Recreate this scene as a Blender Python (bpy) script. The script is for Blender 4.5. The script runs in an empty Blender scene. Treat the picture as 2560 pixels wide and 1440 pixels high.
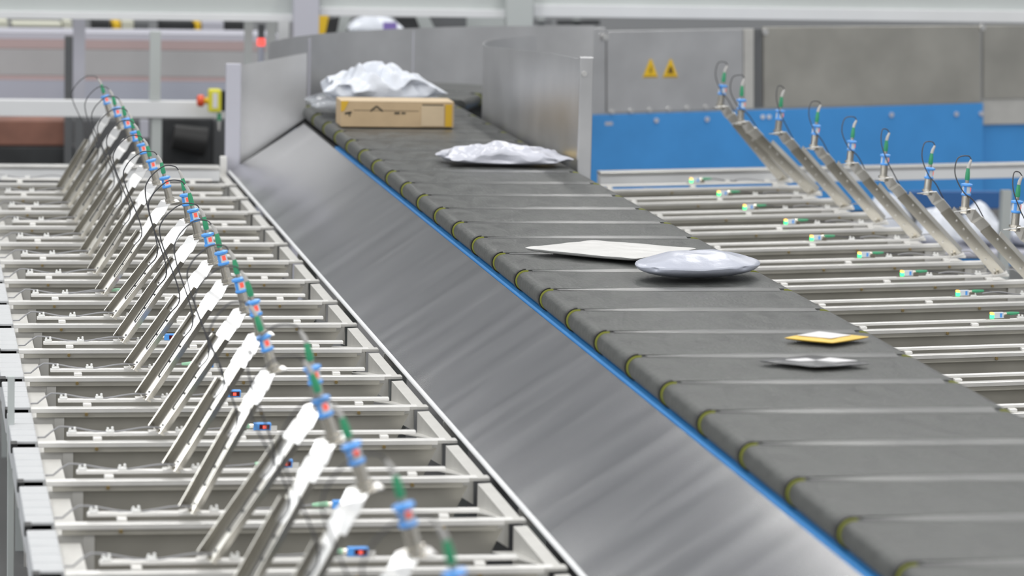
import bpy, bmesh, math, random
from mathutils import Vector, Matrix, noise
random.seed(7)
SC = bpy.context.scene
C = SC.collection
PI = math.pi

# ------------------------------------------------------------------ camera
F = 9000.0                                   # focal length in pixels of a 2560 px wide frame
v = Vector((-1519, -1220, F)).normalized()   # running direction of the sorter seen by the camera
xw = Vector((1, 0, 1519 / F)).normalized()
zw = xw.cross(v)
RIGHT = Vector((xw.x, v.x, zw.x)); DOWN = Vector((xw.y, v.y, zw.y)); FWD = Vector((xw.z, v.z, zw.z))
CAM = Vector((-2.874, 0.0, 1.783))
cd = bpy.data.cameras.new('camera'); cam = bpy.data.objects.new('camera', cd); C.objects.link(cam)
m = Matrix((RIGHT, -DOWN, -FWD)).transposed().to_4x4(); m.translation = CAM
cam.matrix_world = m
cd.sensor_width = 36; cd.lens = F * 36 / 2560; cd.clip_end = 200; cd.clip_start = 0.1
cd.dof.use_dof = True; cd.dof.focus_distance = 14.6; cd.dof.aperture_fstop = 2.9
SC.camera = cam

def at(px, py, Y):
    """point of the photograph at running distance Y"""
    d = FWD + RIGHT * ((px - 1280) / F) + DOWN * ((py - 720) / F)
    return CAM + d * (Y / d.y)

# ------------------------------------------------------------------ light
W = bpy.data.worlds.new('hall_light'); SC.world = W; W.use_nodes = True
bg = W.node_tree.nodes['Background']; bg.inputs[0].default_value = (0.93, 0.96, 1.0, 1); bg.inputs[1].default_value = 0.58
def area(name, loc, sx, sy, power, rot=(0, 0, 0), col=(1, 0.98, 0.95)):
    l = bpy.data.lights.new(name, 'AREA'); l.shape = 'RECTANGLE'; l.size = sx; l.size_y = sy; l.energy = power; l.color = col
    o = bpy.data.objects.new(name, l); o.location = loc; o.rotation_euler = rot; C.objects.link(o); return o
for i, x in enumerate((-5.5, -1.2, 3.2, 7.5)):
    for j, y in enumerate((-1, 7, 15, 23, 31)):
        area('ceiling_light_tube', (x, y, 6.2), 0.5, 4.5, 130)
area('left_fill_light', (-14, 8.5, 5.6), 9, 4, 1150, (0, math.radians(-112), 0), (0.96, 0.98, 1.0))  # fill light added far to the left to brighten the left arms
SC.view_settings.view_transform = 'Standard'; SC.view_settings.look = 'None'
SC.view_settings.exposure = 0.0; SC.view_settings.gamma = 1.0; SC.view_settings.use_curve_mapping = False

# ------------------------------------------------------------------ materials
def mat(name, col, rough=0.5, metal=0.0, bump=0.0, bscale=20, var=0.0, vscale=4, stretch=(1, 1, 1), emit=0, spec=0.5,
        alpha=1.0, aniso=0.0, dist=0.01, rvar=0.0):
    mt = bpy.data.materials.new(name); mt.use_nodes = True
    n = mt.node_tree.nodes; L = mt.node_tree.links; p = n['Principled BSDF']
    p.inputs['Base Color'].default_value = (*col, 1); p.inputs['Roughness'].default_value = rough
    p.inputs['Metallic'].default_value = metal; p.inputs['Specular IOR Level'].default_value = spec
    p.inputs['Alpha'].default_value = alpha
    if aniso: p.inputs['Anisotropic'].default_value = aniso
    if emit:
        p.inputs['Emission Color'].default_value = (*col, 1); p.inputs['Emission Strength'].default_value = emit
    if bump or var or rvar:
        tc = n.new('ShaderNodeTexCoord'); mp = n.new('ShaderNodeMapping'); mp.inputs['Scale'].default_value = stretch
        L.new(tc.outputs['Object'], mp.inputs['Vector'])
    if bump:
        nz = n.new('ShaderNodeTexNoise'); nz.inputs['Scale'].default_value = bscale; nz.inputs['Detail'].default_value = 5
        L.new(mp.outputs[0], nz.inputs['Vector'])
        b = n.new('ShaderNodeBump'); b.inputs['Strength'].default_value = bump; b.inputs['Distance'].default_value = dist
        L.new(nz.outputs['Fac'], b.inputs['Height']); L.new(b.outputs[0], p.inputs['Normal'])
    if var or rvar:
        nv = n.new('ShaderNodeTexNoise'); nv.inputs['Scale'].default_value = vscale; nv.inputs['Detail'].default_value = 6
        L.new(mp.outputs[0], nv.inputs['Vector'])
    if var:
        r = n.new('ShaderNodeValToRGB'); L.new(nv.outputs['Fac'], r.inputs[0])
        r.color_ramp.elements[0].position = 0.3; r.color_ramp.elements[1].position = 0.7
        r.color_ramp.elements[0].color = (*[c * (1 - var) for c in col], 1)
        r.color_ramp.elements[1].color = (*[min(1, c * (1 + var)) for c in col], 1)
        L.new(r.outputs[0], p.inputs['Base Color'])
    if rvar:
        mr = n.new('ShaderNodeMapRange'); mr.inputs['To Min'].default_value = max(0.02, rough - rvar); mr.inputs['To Max'].default_value = rough + rvar
        L.new(nv.outputs['Fac'], mr.inputs['Value']); L.new(mr.outputs[0], p.inputs['Roughness'])
    return mt
M = {}
M['belt'] = mat('grey_rubber_belt', (0.064, 0.067, 0.064), 0.42, 0, 0.3, 30, 0.38, 5, (2.6, 0.9, 1), spec=0.28, rvar=0.2)
M['cover'] = mat('grey_gap_sheet', (0.085, 0.087, 0.085), 0.30, 0, 0.05, 3, 0.15, 6, spec=0.42)
M['black'] = mat('black_plastic', (0.012, 0.012, 0.012), 0.5)
M['yellow'] = mat('yellow_edge', (0.27, 0.29, 0.045), 0.45)
M['blue'] = mat('blue_paint', (0.06, 0.30, 0.70), 0.4, 0, 0, 1, 0.06, 3)
M['steel'] = mat('brushed_steel', (0.70, 0.70, 0.712), 0.2, 1.0, 0.35, 1.1, 0.05, 5, (0.3, 1.3, 0.3), dist=0.012, rvar=0.05)
M['guard'] = mat('guard_steel', (0.60, 0.60, 0.605), 0.34, 0.8, 0.12, 1.5, 0.08, 3, dist=0.03, rvar=0.06)
M['rail'] = mat('bright_galvanised_steel', (0.80, 0.79, 0.765), 0.36, 0.45, 0.05, 60, 0.06, 8)
M['panel'] = mat('warm_steel_sheet', (0.48, 0.465, 0.42), 0.4, 0.75, 0.10, 3, 0.10, 3, dist=0.02, rvar=0.06)
M['gusset'] = mat('pale_steel', (0.58, 0.57, 0.54), 0.42, 0.35, 0.05, 20, 0.07, 6)
M['channel'] = mat('arm_steel', (0.55, 0.53, 0.48), 0.3, 1.0, 0.08, 14, 0.08, 10, rvar=0.06)
M['bracket'] = mat('white_bracket_steel', (0.80, 0.79, 0.77), 0.33, 0.95, 0.04, 20, 0.04, 9)
M['barrel'] = mat('nickel_barrel', (0.70, 0.66, 0.58), 0.22, 1.0)
M['sblue'] = mat('sensor_blue', (0.10, 0.36, 0.86), 0.35)
M['sbody'] = mat('sensor_clear_body', (0.66, 0.72, 0.78), 0.2)
M['red'] = mat('red_display', (0.95, 0.12, 0.08), 0.4, emit=0.45)
M['darkred'] = mat('dark_display', (0.09, 0.01, 0.015), 0.2)
M['green'] = mat('green_plug', (0.045, 0.33, 0.16), 0.45)
M['lgreen'] = mat('pale_green_plug', (0.36, 0.66, 0.44), 0.45)
M['relief'] = mat('grey_strain_relief', (0.52, 0.51, 0.49), 0.5)
M['cable'] = mat('dark_cable', (0.06, 0.06, 0.065), 0.5)
M['gcable'] = mat('grey_cable', (0.30, 0.30, 0.31), 0.5)
M['ledg'] = mat('green_led', (0.05, 1.0, 0.25), 0.4, emit=2.2)
M['ledy'] = mat('amber_led', (1.0, 0.55, 0.10), 0.4, emit=2.0)
M['brass'] = mat('brass_bolt', (0.48, 0.36, 0.17), 0.35, 0.9)
M['clip'] = mat('white_clip', (0.80, 0.80, 0.78), 0.45)
M['duct'] = mat('pale_duct', (0.50, 0.51, 0.52), 0.5, 0, 0, 1, 0.04, 8)
M['card'] = mat('cardboard', (0.50, 0.37, 0.225), 0.8, 0, 0.1, 40, 0.06, 7)
M['cardl'] = mat('light_cardboard', (0.57, 0.45, 0.30), 0.8, 0, 0.1, 40, 0.05, 7)
M['cardy'] = mat('yellow_tape', (0.62, 0.38, 0.03), 0.4)
M['ink'] = mat('black_ink', (0.05, 0.045, 0.03), 0.7)
M['poly'] = mat('white_poly_mailer', (0.64, 0.67, 0.73), 0.30, 0, 0.5, 14, 0.05, 8, dist=0.02)
M['polyg'] = mat('grey_poly_mailer', (0.53, 0.54, 0.60), 0.28, 0, 0.45, 12, 0.05, 8, dist=0.02)
M['polyl'] = mat('lilac_poly_mailer', (0.42, 0.44, 0.51), 0.30, 0, 0.35, 9, 0.04, 8, dist=0.02)
M['paper'] = mat('white_paper_mailer', (0.55, 0.545, 0.53), 0.45, 0, 0.3, 10, 0.03, 8, dist=0.01)
M['clear'] = mat('clear_film', (0.55, 0.58, 0.63), 0.15, 0, 0.5, 12, 0, 1, alpha=0.35, dist=0.02)
M['yenv'] = mat('yellow_envelope', (0.72, 0.48, 0.08), 0.5)
M['label'] = mat('white_label', (0.72, 0.71, 0.72), 0.4)
M['bpoly'] = mat('black_poly', (0.05, 0.052, 0.056), 0.3, 0, 0.4, 14, dist=0.01)
M['white'] = mat('white_beam', (0.74, 0.75, 0.76), 0.4, 0, 0, 1, 0.03, 2)
M['lgrey'] = mat('light_grey_beam', (0.50, 0.53, 0.52), 0.45, 0.1, 0, 1, 0.05, 1)
M['cream'] = mat('cream_box', (0.60, 0.60, 0.50), 0.6)
M['lav'] = mat('lavender_grey', (0.50, 0.50, 0.56), 0.5)
M['mgrey'] = mat('conveyor_grey', (0.50, 0.495, 0.50), 0.45, 0.2, 0, 1, 0.06, 2)
M['pink'] = mat('reddish_strip', (0.50, 0.38, 0.375), 0.5)
M['blulav'] = mat('bluish_sheet', (0.50, 0.52, 0.60), 0.4, 0.2)
M['dark'] = mat('dark_machine', (0.030, 0.032, 0.034), 0.6, 0, 0, 1, 0.5, 3)
M['dkgrey'] = mat('dark_grey_machine', (0.13, 0.135, 0.14), 0.5)
M['orange'] = mat('orange_brown', (0.26, 0.12, 0.085), 0.6, 0, 0, 1, 0.4, 2)
M['estop'] = mat('yellow_housing', (0.70, 0.66, 0.05), 0.45)
M['ered'] = mat('red_button', (0.72, 0.09, 0.03), 0.4)
M['sign'] = mat('warning_yellow', (0.78, 0.50, 0.02), 0.5)
M['signink'] = mat('warning_brown_ink', (0.16, 0.09, 0.01), 0.5)
M['stack'] = mat('red_lamp', (1.0, 0.10, 0.08), 0.4, emit=1.2)
M['floor'] = mat('grey_concrete', (0.13, 0.13, 0.13), 0.45, 0, 0.1, 4, 0.12, 1)
M['slide'] = mat('darkened_slide_steel', (0.16, 0.155, 0.14), 0.5, 0.4)  # slide colour darkened so the right arms reflect a dark chute
M['refl_band'] = mat('reflected_grey', (0.40, 0.405, 0.41), 0.6)
M['wall'] = mat('pale_wall', (0.52, 0.53, 0.53), 0.7, 0, 0, 1, 0.04, 1)
M['rub'] = mat('rubber_foot', (0.02, 0.02, 0.02), 0.7)

# ------------------------------------------------------------------ helpers
class MB:
    def __init__(s): s.v = []; s.f = []; s.sm = []
    def add(s, vs, fs, smooth=False):
        o = len(s.v); s.v += [tuple(p) for p in vs]; s.f += [tuple(i + o for i in f) for f in fs]; s.sm += [smooth] * len(fs); return s
    def box(s, x0, x1, y0, y1, z0, z1, mtx=None):
        vs = [Vector((x, y, z)) for z in (z0, z1) for y in (y0, y1) for x in (x0, x1)]
        if mtx: vs = [mtx @ p for p in vs]
        return s.add(vs, [(0, 2, 3, 1), (4, 5, 7, 6), (0, 1, 5, 4), (2, 6, 7, 3), (0, 4, 6, 2), (1, 3, 7, 5)])
    def prism(s, poly, a, axis_vec):
        """closed polygon (list of Vector) swept by axis_vec"""
        n = len(poly); av = Vector(axis_vec); vs = [Vector(p) for p in poly] + [Vector(p) + av for p in poly]
        fs = [tuple(range(n)), tuple(range(2 * n - 1, n - 1, -1))] + [(i, i + n, (i + 1) % n + n, (i + 1) % n) for i in range(n)]
        return s.add(vs, fs, a)
    def tube(s, pts, r, seg=10, caps=True, smooth=True):
        pts = [Vector(p) for p in pts]; n = len(pts); rr = r if isinstance(r, (list, tuple)) else [r] * n
        vs = []; up = None
        for i, p in enumerate(pts):
            d = (pts[min(i + 1, n - 1)] - pts[max(i - 1, 0)])
            if d.length < 1e-9: d = (pts[-1] - pts[0])
            d.normalize()
            if up is None:
                up = Vector((0, 0, 1)) if abs(d.z) < 0.9 else Vector((1, 0, 0))
            a = d.cross(up).normalized(); b = a.cross(d).normalized(); up = b
            for k in range(seg):
                t = 2 * PI * k / seg; vs.append(p + (a * math.cos(t) + b * math.sin(t)) * rr[i])
        fs = []
        for i in range(n - 1):
            for k in range(seg):
                fs.append((i * seg + k, i * seg + (k + 1) % seg, (i + 1) * seg + (k + 1) % seg, (i + 1) * seg + k))
        s.add(vs, fs, smooth)
        if caps:
            s.add(vs[:seg], [tuple(range(seg))]); s.add(vs[-seg:], [tuple(range(seg - 1, -1, -1))])
        return s
    def ribbon(s, pts, wids, th):
        """folded strip: centre points with width vectors, given thickness"""
        n = len(pts); vs = []
        for i in range(n):
            d = (Vector(pts[min(i + 1, n - 1)]) - Vector(pts[max(i - 1, 0)])).normalized()
            w = Vector(wids[i]); nn = d.cross(w).normalized() * th / 2; p = Vector(pts[i])
            vs += [p - w / 2 - nn, p + w / 2 - nn, p + w / 2 + nn, p - w / 2 + nn]
        fs = [(0, 1, 2, 3), tuple(4 * (n - 1) + k for k in (3, 2, 1, 0))]
        for i in range(n - 1):
            for k in range(4): fs.append((4 * i + k, 4 * i + (k + 1) % 4, 4 * i + 4 + (k + 1) % 4, 4 * i + 4 + k))
        return s.add(vs, fs)
    def build(s, name, m, parent=None, bevel=0, loc=None):
        me = bpy.data.meshes.new(name); me.from_pydata(s.v, [], s.f); me.materials.append(m)
        bm = bmesh.new(); bm.from_mesh(me); bmesh.ops.remove_doubles(bm, verts=bm.verts, dist=1e-6)
        sm = s.sm; bmesh.ops.recalc_face_normals(bm, faces=bm.faces); bm.to_mesh(me); bm.free()
        if any(sm):
            for p in me.polygons: p.use_smooth = True
            me.set_sharp_from_angle(angle=math.radians(38))
        o = bpy.data.objects.new(name, me); C.objects.link(o)
        if loc: o.location = loc
        if parent: o.parent = parent
        if bevel:
            b = o.modifiers.new('bevel', 'BEVEL'); b.width = bevel; b.segments = 2; b.limit_method = 'ANGLE'
        return o
def tag(o, label=None, cat=None, group=None, kind=None):
    if label: o['label'] = label
    if cat: o['category'] = cat
    if group: o['group'] = group
    if kind: o['kind'] = kind
    return o
def empty(name, loc, label, cat, group=None):
    o = bpy.data.objects.new(name, None); o.empty_display_size = 0.1; o.location = loc; C.objects.link(o); return tag(o, label, cat, group)
def copy_tree(o, parent=None):
    c = o.copy(); C.objects.link(c)
    if parent: c.parent = parent
    for ch in KIDS.get(o.name, []): copy_tree(ch, c)
    return c
KIDS = {}
def index_kids():
    KIDS.clear()
    for ob in list(C.objects):
        if ob.parent: KIDS.setdefault(ob.parent.name, []).append(ob)
ORD = ['first', 'second', 'third', 'fourth', 'fifth', 'sixth', 'seventh', 'eighth', 'ninth', 'tenth', 'eleventh', 'twelfth',
       'thirteenth', 'fourteenth', 'fifteenth', 'sixteenth', 'seventeenth', 'eighteenth', 'nineteenth', 'twentieth', 'twenty-first',
       'twenty-second', 'twenty-third', 'twenty-fourth', 'twenty-fifth', 'twenty-sixth', 'twenty-seventh', 'twenty-eighth', 'twenty-ninth', 'thirtieth']

# ------------------------------------------------------------------ setting
FZ = -1.9
tag(MB().box(-30, 32, -22, 44, FZ - 0.1, FZ).build('floor', M['floor']), kind='structure')
tag(MB().box(-30, 32, 43.5, 43.7, FZ, 14).build('wall_back', M['wall']), kind='structure')

for k_, (za, zb_) in enumerate(((-1.9, 0.8), (3.6, 4.0), (5.0, 12.0))):  # bands added on the far wall to give the steel slope banded reflections
    tag(MB().box(-30, 32, 43.3 - 0.05 * k_, 43.48, za, zb_).build('reflection_band_%d' % (k_ + 1), M['refl_band']), kind='structure')

# ------------------------------------------------------------------ sorter belts
RR = 0.041; PITCH = 0.5572; SEAM0 = 13.34
def stadium(r, hx, zc, n=10, x_in=0.0):
    """closed loop in the XZ plane: flat top and bottom, round ends"""
    pts = []
    for k in range(n + 1):
        t = PI / 2 + PI * k / n; pts.append((-hx + r * math.cos(t), zc + r * math.sin(t)))
    for k in range(n + 1):
        t = -PI / 2 + PI * k / n; pts.append((hx + r * math.cos(t), zc + r * math.sin(t)))
    return pts
def loop_mesh(mb, prof, y0, y1, smooth=True):
    n = len(prof); vs = [(x, y0, z) for x, z in prof] + [(x, y1, z) for x, z in prof]
    mb.add(vs, [(i, (i + 1) % n, (i + 1) % n + n, i + n) for i in range(n)], smooth)
    mb.add(vs[:n], [tuple(range(n))]); mb.add(vs[n:], [tuple(range(n - 1, -1, -1))])
    return mb
HX = 0.5 - RR; G = 0.05
def make_carrier():
    root = empty('belt_carrier', (0, 0, 0), 'x', 'conveyor belt')
    L = PITCH - G
    # belt wrapped round two end rollers; edges dip slightly
    mb = MB(); prof = stadium(RR, HX, -RR); sec = [(0.0, 0.004), (0.02, 0.001), (0.05, 0), (L - 0.07, 0), (L - 0.045, 0.0008), (L - 0.02, 0.0028), (L, 0.0055)]
    n = len(prof); vs = []
    for y, dd in sec:
        pr = stadium(RR - dd, HX, -RR); vs += [(x, y, z) for x, z in pr]
    fs = []
    for i in range(len(sec) - 1): fs += [(i * n + k, i * n + (k + 1) % n, (i + 1) * n + (k + 1) % n, (i + 1) * n + k) for k in range(n)]
    mb.add(vs, fs, True); mb.add(vs[:n], [tuple(range(n))]); mb.add(vs[-n:], [tuple(range(n - 1, -1, -1))])
    mb.build('belt', M['belt'], root)
    # yellow seals at both ends and the recessed black rim in the gap
    def arc(mb, sx, y0, y1, r0, r1, extra):
        pr = []
        if extra: pr.append((sx * (HX - extra), -RR + r1, -RR + r0))
        n_ = 12
        out = [(sx * (HX - extra), -RR + r1)] + [(sx * (HX + math.sin(PI * k / n_) * r1), -RR + math.cos(PI * k / n_) * r1) for k in range(n_ + 1)]
        inn = [(sx * (HX - extra), -RR + r0)] + [(sx * (HX + math.sin(PI * k / n_) * r0), -RR + math.cos(PI * k / n_) * r0) for k in range(n_ + 1)]
        poly = out + inn[::-1]; N_ = len(out)
        vs = [(x, y, z) for y in (y0, y1) for x, z in out] + [(x, y, z) for y in (y0, y1) for x, z in inn]
        fs = []
        for k in range(N_ - 1):
            a, b, c, d = k, k + N_, k + 3 * N_, k + 2 * N_
            fs += [(a, a + 1, b + 1, b), (b, b + 1, c + 1, c), (c, c + 1, d + 1, d), (d, d + 1, a + 1, a)]
        for k in (0, N_ - 1): fs.append((k, k + N_, k + 3 * N_, k + 2 * N_))
        mb.add(vs, fs)
    for sx in (-1, 1):
        yb = MB(); arc(yb, sx, L + 0.001, L + 0.0065, RR - 0.006, RR - 0.0002, 0.010); yb.build('yellow_seal', M['yellow'], root)
    rb = MB(); loop_mesh(rb, stadium(RR - 0.008, HX, -RR), L + 0.003, L + G - 0.004); rb.build('end_rim', M['black'], root)
    # left end hoop standing slightly proud
    hp = MB(); pr = []
    for k in range(13):
        t = PI / 2 + PI * 0.98 * k / 12; pr.append((-HX + math.cos(t) * (RR + 0.005), -RR + math.sin(t) * (RR + 0.005)))
    vs = []; 
    for y in (L + 0.0068, L + 0.030):
        for rr in (RR + 0.005, RR - 0.004):
            for k in range(13):
                t = PI / 2 - 0.0 + PI * 0.98 * k / 12; vs.append((-HX + math.cos(t) * rr, y, -RR + math.sin(t) * rr))
    N = 13
    fs = []
    for k in range(N - 1):
        a, b, c, d = k, k + N, k + 3 * N, k + 2 * N
        fs += [(a, a + 1, b + 1, b), (b, b + 1, c + 1, c), (c, c + 1, d + 1, d), (d, d + 1, a + 1, a)]
    hp.add(vs, fs); hp.build('end_hoop', M['black'], root)
    # gap sheet, a shallow ridge between the belts
    gs = MB(); x0, x1 = -HX + 0.03, HX - 0.03 if False else 0.425; c = []
    prof2 = [(L - 0.055, 0.0004), (L - 0.042, 0.0014), (L - 0.02, 0.0034), (L, 0.0054), (L + 0.014, 0.0058), (L + 0.024, 0.0045), (L + 0.032, 0.001), (L + 0.036, -0.004), (L + 0.034, -0.006), (L + 0.010, -0.002), (L - 0.02, -0.001), (L - 0.055, 0.0002)]
    st = [(x0, 0.0), (x0 + 0.10, 0.35), (x0 + 0.30, 0.9), (x0 + 0.40, 1.0), (x1, 1.0)]; nn_ = len(prof2); vs = []
    for x, q in st:
        for y, z in prof2:
            yq = y if y > L + 0.012 else L + 0.012 + (y - L - 0.012) * max(q, 0.12)
            vs.append((x, yq, -0.004 + (z + 0.004) * q if z > -0.004 else z))
    fs = []
    for i in range(len(st) - 1): fs += [(i * nn_ + k, i * nn_ + (k + 1) % nn_, (i + 1) * nn_ + (k + 1) % nn_, (i + 1) * nn_ + k) for k in range(nn_)]
    fs += [tuple(range(nn_)), tuple(range(len(vs) - 1, len(vs) - nn_ - 1, -1))]
    gs.add(vs, fs, True); gs.build('gap_sheet', M['cover'], root)
    # carriage below
    cb = MB().box(-0.40, 0.40, 0.05, L - 0.03, -0.19, -RR * 2 - 0.002).box(-0.05, 0.05, 0.1, PITCH - 0.002, -0.16, -0.13)
    cb.build('carriage', M['dkgrey'], root, 0.004)
    return root
car = make_carrier(); index_kids()
# straight carriers, then the bend to the right behind the guards
GC = Vector((2.05, 21.5))                     # centre of the bend
marks = {}                                    # labels
def carrier_label(y):
    k = round((y - SEAM0) / PITCH)
    return k
cars = []
k0, k1 = -10, 14
for k in range(k0, k1 + 1):
    cars.append((k, SEAM0 + k * PITCH + G * 0.3, None))
th = 0.0; yend = SEAM0 + (k1 + 1) * PITCH + G * 0.3
R0 = GC.x
j = 0
while th < math.radians(50):
    cars.append((k1 + 1 + j, None, th)); th += 0.36; j += 1
special = {2: 'dark grey belt segment under the big white flat mailer', 1: 'dark grey belt segment under the lilac puffy mailer',
           -3: 'dark grey belt segment under the small yellow envelope', -4: 'dark grey belt segment under the thin black mailer',
           9: 'dark grey belt segment under the crumpled grey mailer near the right guard post',
           12: 'dark grey belt segment under the cardboard box', 14: 'dark grey belt segment under the tall white bag'}
for i, (k, y, th) in enumerate(cars):
    o = car if i == 0 else copy_tree(car)
    if th is None:
        o.location = (0, y, 0)
    else:
        c, s = math.cos(th), math.sin(th)
        base = Vector((GC.x - R0 * c, yend + R0 * s, 0)); o.location = base; o.rotation_euler = (0, 0, -th)
    if k in special: lab = special[k]
    elif k < -4: lab = 'dark grey belt segment, %s one nearer the camera than the thin black mailer' % ORD[-5 - k]
    elif -3 < k < 1: lab = 'dark grey belt segment, %s one in front of the lilac puffy mailer' % ORD[-k]
    elif 2 < k < 9: lab = 'dark grey belt segment, %s one behind the big white flat mailer' % ORD[k - 3]
    elif k in (10, 11): lab = 'dark grey belt segment, %s one behind the crumpled grey mailer' % ORD[k - 10]
    elif k == 13: lab = 'dark grey belt segment between the cardboard box and the tall white bag'
    else: lab = 'dark grey belt segment turning right behind the tall white bag, %s in the bend' % ORD[k - 15]
    tag(o, lab, 'conveyor belt', 'belt segments of the sorter')

# sorter frame: blue side rails and legs
Y0, Y1 = 7.0, 22.0
def side_rail(sx, word):
    r = empty('side_rail', (sx * 0.46, Y0, -0.1), 'long bright blue rail under the %s ends of the dark belts' % word, 'rail', None)
    a, b = sorted((sx * 0.493 - sx * 0.46, sx * 0.42 - sx * 0.46))
    MB().box(a, b, 0, Y1 - 2.0 - Y0, -0.006, 0.012).build('rail_profile', M['blue'], r, 0.002)
    MB().box(a, b, 0, Y1 - 2.0 - Y0, -0.16, -0.008).build('lower_profile', M['blue'], r, 0.002)
    a2, b2 = sorted((sx * 0.495 - sx * 0.46, sx * 0.42 - sx * 0.46))
    tag(MB().box(a2, b2, Y1 - 2.0 - Y0, Y1 - Y0, -0.16, 0.010).build('end_profile', M['black'], r), 'black end of the rail')
    for k in range(8):
        y = 0.6 + k * 2.0
        MB().box(*sorted((-sx * 0.06, sx * 0.02)), y, y + 0.08, FZ + 0.1, -0.16).build('leg', M['lgrey'], r)
    return r
side_rail(-1, 'left'); side_rail(1, 'right')

# steel deflector plates
def deflector(sx, word):
    r = empty('deflector_plate', (sx * 0.7, Y0, -0.25), word, 'steel plate')
    X = lambda x: sx * (-x) - sx * 0.7
    top = (X(-0.496), 0.148); low = (X(-0.945), -0.148)
    d = Vector((low[0] - top[0], 0, low[1] - top[1])).normalized(); nn = Vector((-d.z, 0, d.x)) * 0.003
    ny = 150; nx = 8; mb = MB(); vs = []; fs = []
    for i in range(ny + 1):
        for j in range(nx + 1):
            t = j / nx; y = (21.57 - Y0) * i / ny
            wob = (0.0024 * math.sin(y * 8.6 + 1.6 * t + 0.8 * math.sin(y * 1.7)) + 0.0012 * math.sin(y * 5.1 + 2 * t + 1)) * t ** 1.3
            vs.append((top[0] + (low[0] - top[0]) * t, y, top[1] + (low[1] - top[1]) * t + wob))
    for i in range(ny):
        for j in range(nx): a = i * (nx + 1) + j; fs.append((a, a + 1, a + nx + 2, a + nx + 1))
    mb.add(vs, fs, True); o = mb.build('sheet', M['steel'], r); s_ = o.modifiers.new('solid', 'SOLIDIFY'); s_.thickness = 0.003; es = o.modifiers.new('split', 'EDGE_SPLIT'); es.split_angle = math.radians(35)
    MB().tube([(low[0], 0, low[1] + 0.006), (low[0], 21.57 - Y0, low[1] + 0.006)], 0.009, 12).build('rolled_edge', M['white'], r)
    MB().box(min(top[0], top[0] + sx * 0.012), max(top[0], top[0] + sx * 0.012), 0, 21.57 - Y0, top[1] - 0.03, top[1] - 0.012).build('top_fold', M['steel'], r)
    for k in range(9):
        y = 0.8 + 1.65 * k
        MB().prism([Vector((top[0], y, top[1] - 0.035)), Vector((low[0] - sx * 0.0, y, low[1] - 0.015)), Vector((low[0], y, low[1] - 0.06)), Vector((top[0] , y, -0.3))], False, (0, 0.01, 0)).build('rib', M['gusset'], r)
    return r
L1 = deflector(-1, 'long shiny brushed steel slope left of the belts, running down to the left rack')
L2 = deflector(1, 'steel slope hidden behind the right edge of the belts above the right rack')

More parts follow.
